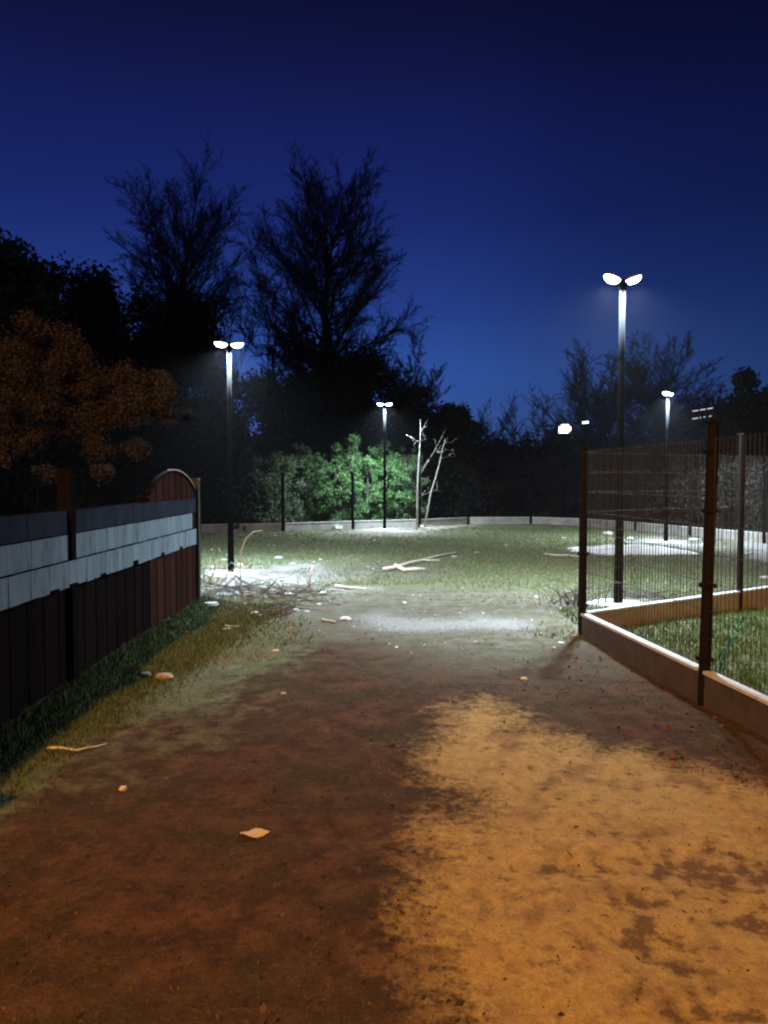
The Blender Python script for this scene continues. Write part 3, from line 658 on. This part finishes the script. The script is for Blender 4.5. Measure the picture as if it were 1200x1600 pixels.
for lab, py, w, Yb in (('upper slim glowing bar standing for a glint above the dark right trees', 640, .74, 26.0), ('lower slim glowing bar standing for a glint above the dark right trees', 652, .76, 26.6)):
    fx, fy = at(1096, Yb); fz = hz(py, Yb)
    r = thing('glint_bar', lab, 'floodlight', (fx, fy, 0))  # bright glint built as a glowing bar, pole added to carry it
    m = MB(); m.tube([(0, .05, 0), (0, .05, fz)], [.05, .04], 8); m.build('pole', M['black_metal'], r)  # added pole to carry the glint bar
    m = MB(); m.bar((-w / 2, 0, fz - .06), (w / 2, 0, fz + .06), .06, .07); h = m.build('lamp_head', M['black_metal'], r)
    m = MB()
    for u in (0, .34, .68): m.bar((-w / 2 + w * u, -.035, fz - .06 + .12 * u), (-w / 2 + w * (u + .26), -.035, fz - .06 + .12 * (u + .26)), .02, .035)
    m.build('lens', M['glint_glow'], h)  # glowing face of the glint bar
# ------------------------------------------------------------------ sand heap in the plot
hx, hy = G(980, 863)
m = MB(); n = 40; rings = 8; ang = np.arange(n) * 2 * math.pi / n
rsn = np.random.default_rng(12); wob = 1 + .10 * np.sin(3 * ang + .6) + .07 * np.sin(7 * ang + 2) + rsn.normal(0, .02, n)
V = []
for k in range(rings + 1):
    u = 1 - k / rings
    for j in range(n):
        x, y = 1.42 * wob[j] * u * math.cos(ang[j]) , .80 * wob[j] * u * math.sin(ang[j])
        V.append((x, y, .13 * (1 - u ** 2.6) * (1 + .25 * math.sin(x * 2.2 + .7)) + .012 * rsn.normal() * (u < .95) - .02 * (u == 1)))
Fc = [(i * n + j, i * n + (j + 1) % n, (i + 1) * n + (j + 1) % n, (i + 1) * n + j) for i in range(rings) for j in range(n)]
m.add(V, Fc); o = m.build('sand_pile', M['sand_heap'], None, True, (hx, hy, gzf(hx, hy))); o.rotation_euler = (0, 0, -.38)
tag(o, 'low elongated heap of pale sand on the grass behind the mesh fence', 'sand pile')

# ------------------------------------------------------------------ litter on the ground
def rock(rs, s, flat=.5, n=7):
    m = MB(); V = []; prof = [(.05, -.5), (.75, -.42), (1.0, 0), (.8, .4), (.05, .5)]
    V = [[rr * math.cos(a) * s[0] / 2 * rs.uniform(.8, 1.15), rr * math.sin(a) * s[1] / 2 * rs.uniform(.8, 1.15), z * s[2] * rs.uniform(.85, 1.1)] for rr, z in prof for a in np.arange(n) * 6.283 / n]
    Fc = [(i * n + j, i * n + (j + 1) % n, (i + 1) * n + (j + 1) % n, (i + 1) * n + j) for i in range(4) for j in range(n)] + [tuple(range(n))[::-1], tuple(4 * n + j for j in range(n))]
    m.add(V, Fc); return m
rk = np.random.default_rng(55)
def put(name, px, py, s, mt, label, cat, group=None, rz=0):
    x, y = G(px, py); m = rock(rk, s); o = m.build(name, M[mt], None, False, (x, y, gzf(x, y) + s[2] * .22)); o.rotation_euler = (0, 0, rz)
    return tag(o, label, cat, group)
put('broken_brick', 257, 1062, (.15, .12, .07), 'brick', 'broken pinkish brick piece lying at the edge of the dark fence shadow', 'brick')
put('broken_brick', 228, 1061, (.10, .08, .05), 'brick', 'smaller dull brick lump touching the left of the pinkish brick piece', 'brick')
put('stone', 193, 1228, (.045, .05, .03), 'bleached_wood', 'small tan pebble on the dark soil below the pale stick', 'stone')
put('stone', 430, 1021, (.08, .06, .03), 'rubble', 'small grey white stone on the brown ground above the narrow white chip', 'stone')
put('stone', 443, 1088, (.05, .03, .015), 'rubble', 'narrow white chip on the soil in the middle foreground', 'stone')
put('stone', 818, 1065, (.06, .05, .03), 'rubble', 'small pale chip on brown earth left of the mesh fence', 'stone')
put('stone', 330, 955, (.20, .18, .07), 'rubble', 'white plaster lump at the foot of the board fence end', 'rubble')
put('stone', 527, 828, (.42, .30, .2), 'rubble', 'white lump by the far fence left of the farthest lamp', 'rubble')
GR = 'white rubble pieces near the left lamp'
for px, py, w in [(355, 867, .18), (420, 851, .16), (428, 852, .12), (435, 873, .3), (437, 907, .25), (365, 920, .22), (345, 930, .15), (370, 927, .15), (383, 946, .12), (398, 960, .2), (405, 963, .12), (463, 953, .14), (480, 955, .12), (498, 945, .16), (505, 928, .18), (375, 885, .2), (395, 896, .2), (458, 884, .18), (440, 925, .2), (452, 930, .25), (470, 931, .2), (415, 932, .12), (490, 880, .1), (500, 875, .14), (540, 968, .2), (355, 985, .16), (518, 973, .14), (425, 921, .14), (465, 938, .16), (333, 889, .2), (350, 877, .22)]:
    put('rubble_piece', px, py, (w * rk.uniform(.5, .8), w * rk.uniform(.4, .65), w * rk.uniform(.12, .25)), 'rubble', 'pale rubble piece scattered on the ground around the left lamp', 'rubble', GR, rk.uniform(0, 3))
GR2 = 'small stones in the far field'
for px, py, w in [(430, 840, .14), (515, 842, .1), (455, 836, .1), (700, 842, .12), (585, 845, .14), (710, 870, .15), (745, 862, .12), (1085, 845, .3), (880, 842, .14), (1100, 852, .2), (1178, 843, .2), (1190, 846, .18), (1170, 866, .16), (1195, 905, .2), (950, 835, .4), (985, 842, .2), (840, 845, .12), (790, 852, .12)]:
    put('pebble', px, py, (w, w * .8, w * .3), 'rubble', 'tiny pale stone on the grass of the far field', 'stone', GR2, rk.uniform(0, 3))
# flat scrap and sticks
x, y = G(396, 1307); m = MB(); n = 36
V = [(.060 * math.cos(a) * (1 + .16 * math.sin(5 * a + 1) + .07 * math.sin(11 * a)), .034 * math.sin(a) * (1 + .2 * math.cos(4 * a) + .09 * math.sin(9 * a)), .006 + .007 * math.sin(2 * a + k)) for k in (0,) for a in np.arange(n) * 6.283 / n]
V = V + [(a * .98, b_ * .98, c - .004) for a, b_, c in V] + [(0, 0, .014), (0, 0, .009)]
m.add(V, [(i, (i + 1) % n, 2 * n) for i in range(n)] + [((i + 1) % n + n, i + n, 2 * n + 1) for i in range(n)] + [(i, i + n, (i + 1) % n + n, (i + 1) % n) for i in range(n)])
o = m.build('fallen_leaf', M['paper'], None, False, (x, y, gzf(x, y) + .008)); tag(o, 'large tan fallen leaf lying alone on the dark soil in the foreground', 'leaf')
def stick(label, pts, rad, mt='bleached_wood', name='stick', z=.01, cat='stick'):
    P = [np.array([*G(*p), 0]) for p in pts]
    for p in P: p[2] = gzf(p[0], p[1]) + rad * .7 + z * rk.random()
    c = P[0].copy(); m = MB(); m.tube([p - c for p in P], np.linspace(rad, rad * .5, len(P)), 7)
    d = P[-1] - P[0]; mid = (P[len(P) // 2] - c); m.tube([mid, mid + [d[1] * .1, -d[0] * .1 + .03, .015]], [rad * .5, rad * .3], 5)
    o = m.build(name, M[mt], None, True, c); return tag(o, label, cat)
stick('thin pale stick on dark soil near the left edge', [(74, 1178), (96, 1176), (120, 1176), (135, 1172), (150, 1168), (167, 1164)], .009)
stick('long pale broken branch lying diagonally on the field centre', [(600, 895), (620, 890), (640, 884), (660, 879), (683, 872), (712, 866)], .035, z=.03)
stick('short thick pale branch lying below the long broken branch', [(618, 889), (632, 895), (650, 894), (664, 893)], .045, z=.03)
stick('pale fallen stick beyond the grass near the sand heap', [(850, 866), (870, 868), (890, 869), (905, 870)], .03)
stick('pale stick lying right of the brushwood', [(525, 917), (545, 921), (570, 922)], .03)
stick('short pale stick on brown ground below the sandy band', [(503, 973), (512, 974), (524, 974)], .018)
stick('crooked pale root at the foot of the birch stems', [(655, 822), (664, 828), (676, 829), (688, 831)], .04)
stick('pale stick on grass strip beside the board fence end', [(352, 982), (362, 984), (375, 983)], .014)
# a fence board lying in front of the arched wall end etc.: brushwood and arching stems
def brush(name, label, px, py, w, h, n, seed, mt='twig', rad=.009, group=None, arch=0):
    rs = np.random.default_rng(seed); x, y = G(px, py); z = gzf(x, y); m = MB()
    for i in range(n):
        a = rs.random() * 6.283; L = w * rs.uniform(.4, 1); p = np.array([rs.normal() * w * .3, rs.normal() * w * .3, rs.uniform(.0, h * .2)]); P = [p]
        el = rs.uniform(-.05, .35) if not arch else rs.uniform(.6, 1.4)
        d = np.array([math.cos(a) * math.cos(el), math.sin(a) * math.cos(el), math.sin(el)])
        for k in range(5):
            d = d + rs.normal(0, .16, 3) - [0, 0, .16 * arch]; d /= np.linalg.norm(d); q = P[-1] + d * L / 5; q[2] = np.clip(q[2], .004, h); P.append(q)
        r0 = rad * rs.uniform(.4, 1.2); m.tube(P, np.linspace(r0, r0 * .35, 6), 5)
    o = m.build(name, M[mt], None, True, (x, y, z)); return tag(o, label, 'brushwood', group)
brush('brushwood_pile', 'heap of dark twigs lying on white rubble right of the board fence', 465, 930, .8, .22, 60, 1)
brush('brushwood_pile', 'tangle of grey twigs between the fence end and left lamp', 375, 925, .9, .30, 70, 2)
brush('brushwood_pile', 'loose brown twigs on grass in front of the grey tangle', 400, 955, .8, .12, 40, 3)
brush('brushwood_pile', 'wiry twigs at the foot of the mesh corner post', 895, 948, .5, .30, 45, 4, arch=.6)
brush('brushwood_pile', 'dark twigs lying under the tall right lamp', 1010, 935, .7, .14, 45, 5)
brush('brushwood_pile', 'low twigs scattered around the birch stems', 690, 828, 1.2, .12, 40, 6, 'bleached_wood')
brush('dry_stalks', 'dry weed stalks growing against the board fence end post', 328, 915, .55, .75, 40, 7, 'dry_blade', .007, arch=.7)
x, y = G(377, 930); z = gzf(x, y); m = MB()
m.tube([(0, 0, 0), (-.01, 0, .35), (.0, .02, .62), (.06, .03, .78), (.17, .04, .88), (.30, .05, .90)], [.012, .011, .010, .009, .007, .004], 6)
m.tube([(0, 0, .05), (.15, .03, .03), (.3, .05, .02)], [.01, .008, .004], 6); m.tube([(-.01, 0, .3), (-.1, .05, .42), (-.16, .06, .46)], [.007, .005, .003], 5)
tag(m.build('bent_stem', M['bleached_wood'], None, True, (x, y, z)), 'single arching dry stem bent over to the right before the left lamp', 'plant')
x, y = G(482, 921); m = MB(); m.tube([(0, 0, -.03), (.03, .0, .2), (.07, .02, .36)], [.02, .018, .014], 7); m.tube([(.03, 0, .2), (-.02, .02, .26)], [.008, .005], 5)
tag(m.build('stake', M['bleached_wood'], None, True, (x, y, gzf(x, y))), 'short leaning pale stake stuck in the ground behind the twig heap', 'stake')

# ------------------------------------------------------------------ ground cover that nobody could count
def blades(name, label, n, region, h, w, mt, seed, dens=None):
    rs = np.random.default_rng(seed); x0, x1, y0, y1 = region
    y = y0 * (y1 / y0) ** rs.random(n * 3); x = rs.uniform(x0, x1, n * 3); x = x + 0 * y
    k = np.ones(n * 3, bool) if dens is None else dens(x, y, rs)
    x, y = x[k][:n], y[k][:n]; n = len(x); z = ground_z(x, y); a = rs.random(n) * 6.283; hh = h * rs.uniform(.4, 1.3, n) * (1 + .0 * y); ww = w * rs.uniform(.6, 1.3, n) * (1 + y * .05)
    lean = rs.normal(0, .45, (n, 2)) * hh[:, None]
    b0 = np.stack([x - np.cos(a) * ww, y - np.sin(a) * ww, z - .004], 1); b1 = np.stack([x + np.cos(a) * ww, y + np.sin(a) * ww, z - .004], 1)
    tp = np.stack([x + lean[:, 0], y + lean[:, 1], z + hh], 1)
    o = quads(name, np.stack([b0, b1, tp], 1).reshape(-1, 3), M[mt], None, 3); return tag(o, label, 'grass', None, 'stuff')
def attr_at(arr):
    A = arr.reshape(ny, nx)
    def f(x, y):
        i = np.clip(np.searchsorted(gx, x), 0, nx - 1); j = np.clip(np.searchsorted(gy, y), 0, ny - 1); return A[j, i]
    return f
g_at, w_at, p_at, s_at = attr_at(grass), attr_at(worn), attr_at(pale), attr_at(sand)
def gd(x, y, rs): return (g_at(x, y) + .35 * fbm(x * 1.5, y * 1.5, 71, 3) > .12) & (w_at(x, y) + rs.normal(0, .65, len(x)) + .9 * fbm(x * 1.1, y * 1.6, 77, 3) < .30) & (p_at(x, y) < .0) & (s_at(x, y) < -.05)
blades('grass', 'green grass covering the field and the fenced plot', 90000, (-6, 9, 7.2, 26), .038, .0042, 'grass_blade', 1, gd)
blades('dry_grass', 'dry yellowish grass mixed into the field', 60000, (-5, 9, 6.5, 26), .034, .004, 'dry_blade', 2, gd)
blades('plot_grass', 'longer green grass inside the mesh fence corner', 26000, (2.1, 5.6, 4.5, 9.3), .06, .004, 'lush_blade', 3, lambda x, y, rs: (x > 2.1 + .113 * (7.68 - y)) )
blades('verge_grass', 'green grass strip along the board fence', 26000, (-2.32, -1.1, 3.4, 9.6), .042, .0035, 'verge_blade', 4, lambda x, y, rs: (x < -1.75 + .25 * (y - 5.5) * .6 + rs.normal(0, .12, len(x))))
# flakes of leaf litter and soil clods
def flakes(name, label, n, region, size, mt, seed, cond, cat):
    rs = np.random.default_rng(seed); x0, x1, y0, y1 = region; y = y0 * (y1 / y0) ** rs.random(n * 3); x = rs.uniform(-1, 1, n * 3) * (y * .56 + .15) * 1.0
    k = cond(x, y, rs) & (x > x0) & (x < x1); x, y = x[k][:n], y[k][:n]; n = len(x)
    c = np.stack([x, y, ground_z(x, y) + size * .25], 1)
    u = rs.normal(size=(n, 3)) * [1, 1, .35]; u /= np.linalg.norm(u, axis=1)[:, None]; v = np.cross(u, rs.normal(size=(n, 3)) * [.3, .3, 1]); v /= np.linalg.norm(v, axis=1)[:, None]
    s = (size * rs.lognormal(0, .45, n))[:, None]
    o = quads(name, np.stack([c - u * s * .5, c - v * s * .3, c + u * s * .5, c + v * s * .3], 1).reshape(-1, 3), M[mt], None); return tag(o, label, cat, None, 'stuff')
flakes('leaf_litter', 'small dead leaves and chips strewn over the bare earth', 2600, (-2.2, 2.6, 1.7, 9.5), .010, 'litter', 11, lambda x, y, rs: (s_at(x, y) < .02) | (rs.random(len(x)) < .05), 'leaf litter')
flakes('fallen_leaves', 'reddish fallen leaves lying along the foot of the mesh fence', 1500, (.5, 2.6, 3.6, 8.0), .019, 'red_litter', 14, lambda x, y, rs: (x < 1.98 + .113 * (7.68 - y)) & (x > 1.35 - .1 * (y - 4) + rs.normal(0, .25, len(x))) & (s_at(x, y) < .05), 'leaf litter')
flakes('soil_crumbs', 'dark crumbs of soil lying on the sand and earth', 6000, (-2.2, 2.6, 1.7, 8.5), .011, 'clod', 12, lambda x, y, rs: (s_at(x, y) < .12) | (rs.random(len(x)) < .12), 'soil')
flakes('pale_chips', 'pale chips scattered over the worn ground', 450, (-3, 3, 6.8, 20), .026, 'rubble', 13, lambda x, y, rs: (w_at(x, y) > 0) | (p_at(x, y) > -.1), 'chips')

# ------------------------------------------------------------------ thin night haze that glows round the lamps
HAZE = 0.00045
if HAZE:
    m = MB(); m.box((0, 15, 17), (580, 580, 40)); hm = bpy.data.materials.new('haze'); hm.use_nodes = True; t = hm.node_tree; t.nodes.clear()
    pv = N(t, 'ShaderNodeVolumePrincipled', ins={'Density': HAZE, 'Anisotropy': .6}); pv.inputs['Color'].default_value = (.85, .9, 1, 1); out = N(t, 'ShaderNodeOutputMaterial'); t.links.new(pv.outputs[0], out.inputs['Volume'])
    tag(m.build('haze', hm), 'thin night haze filling the air over the field', 'haze', None, 'stuff')
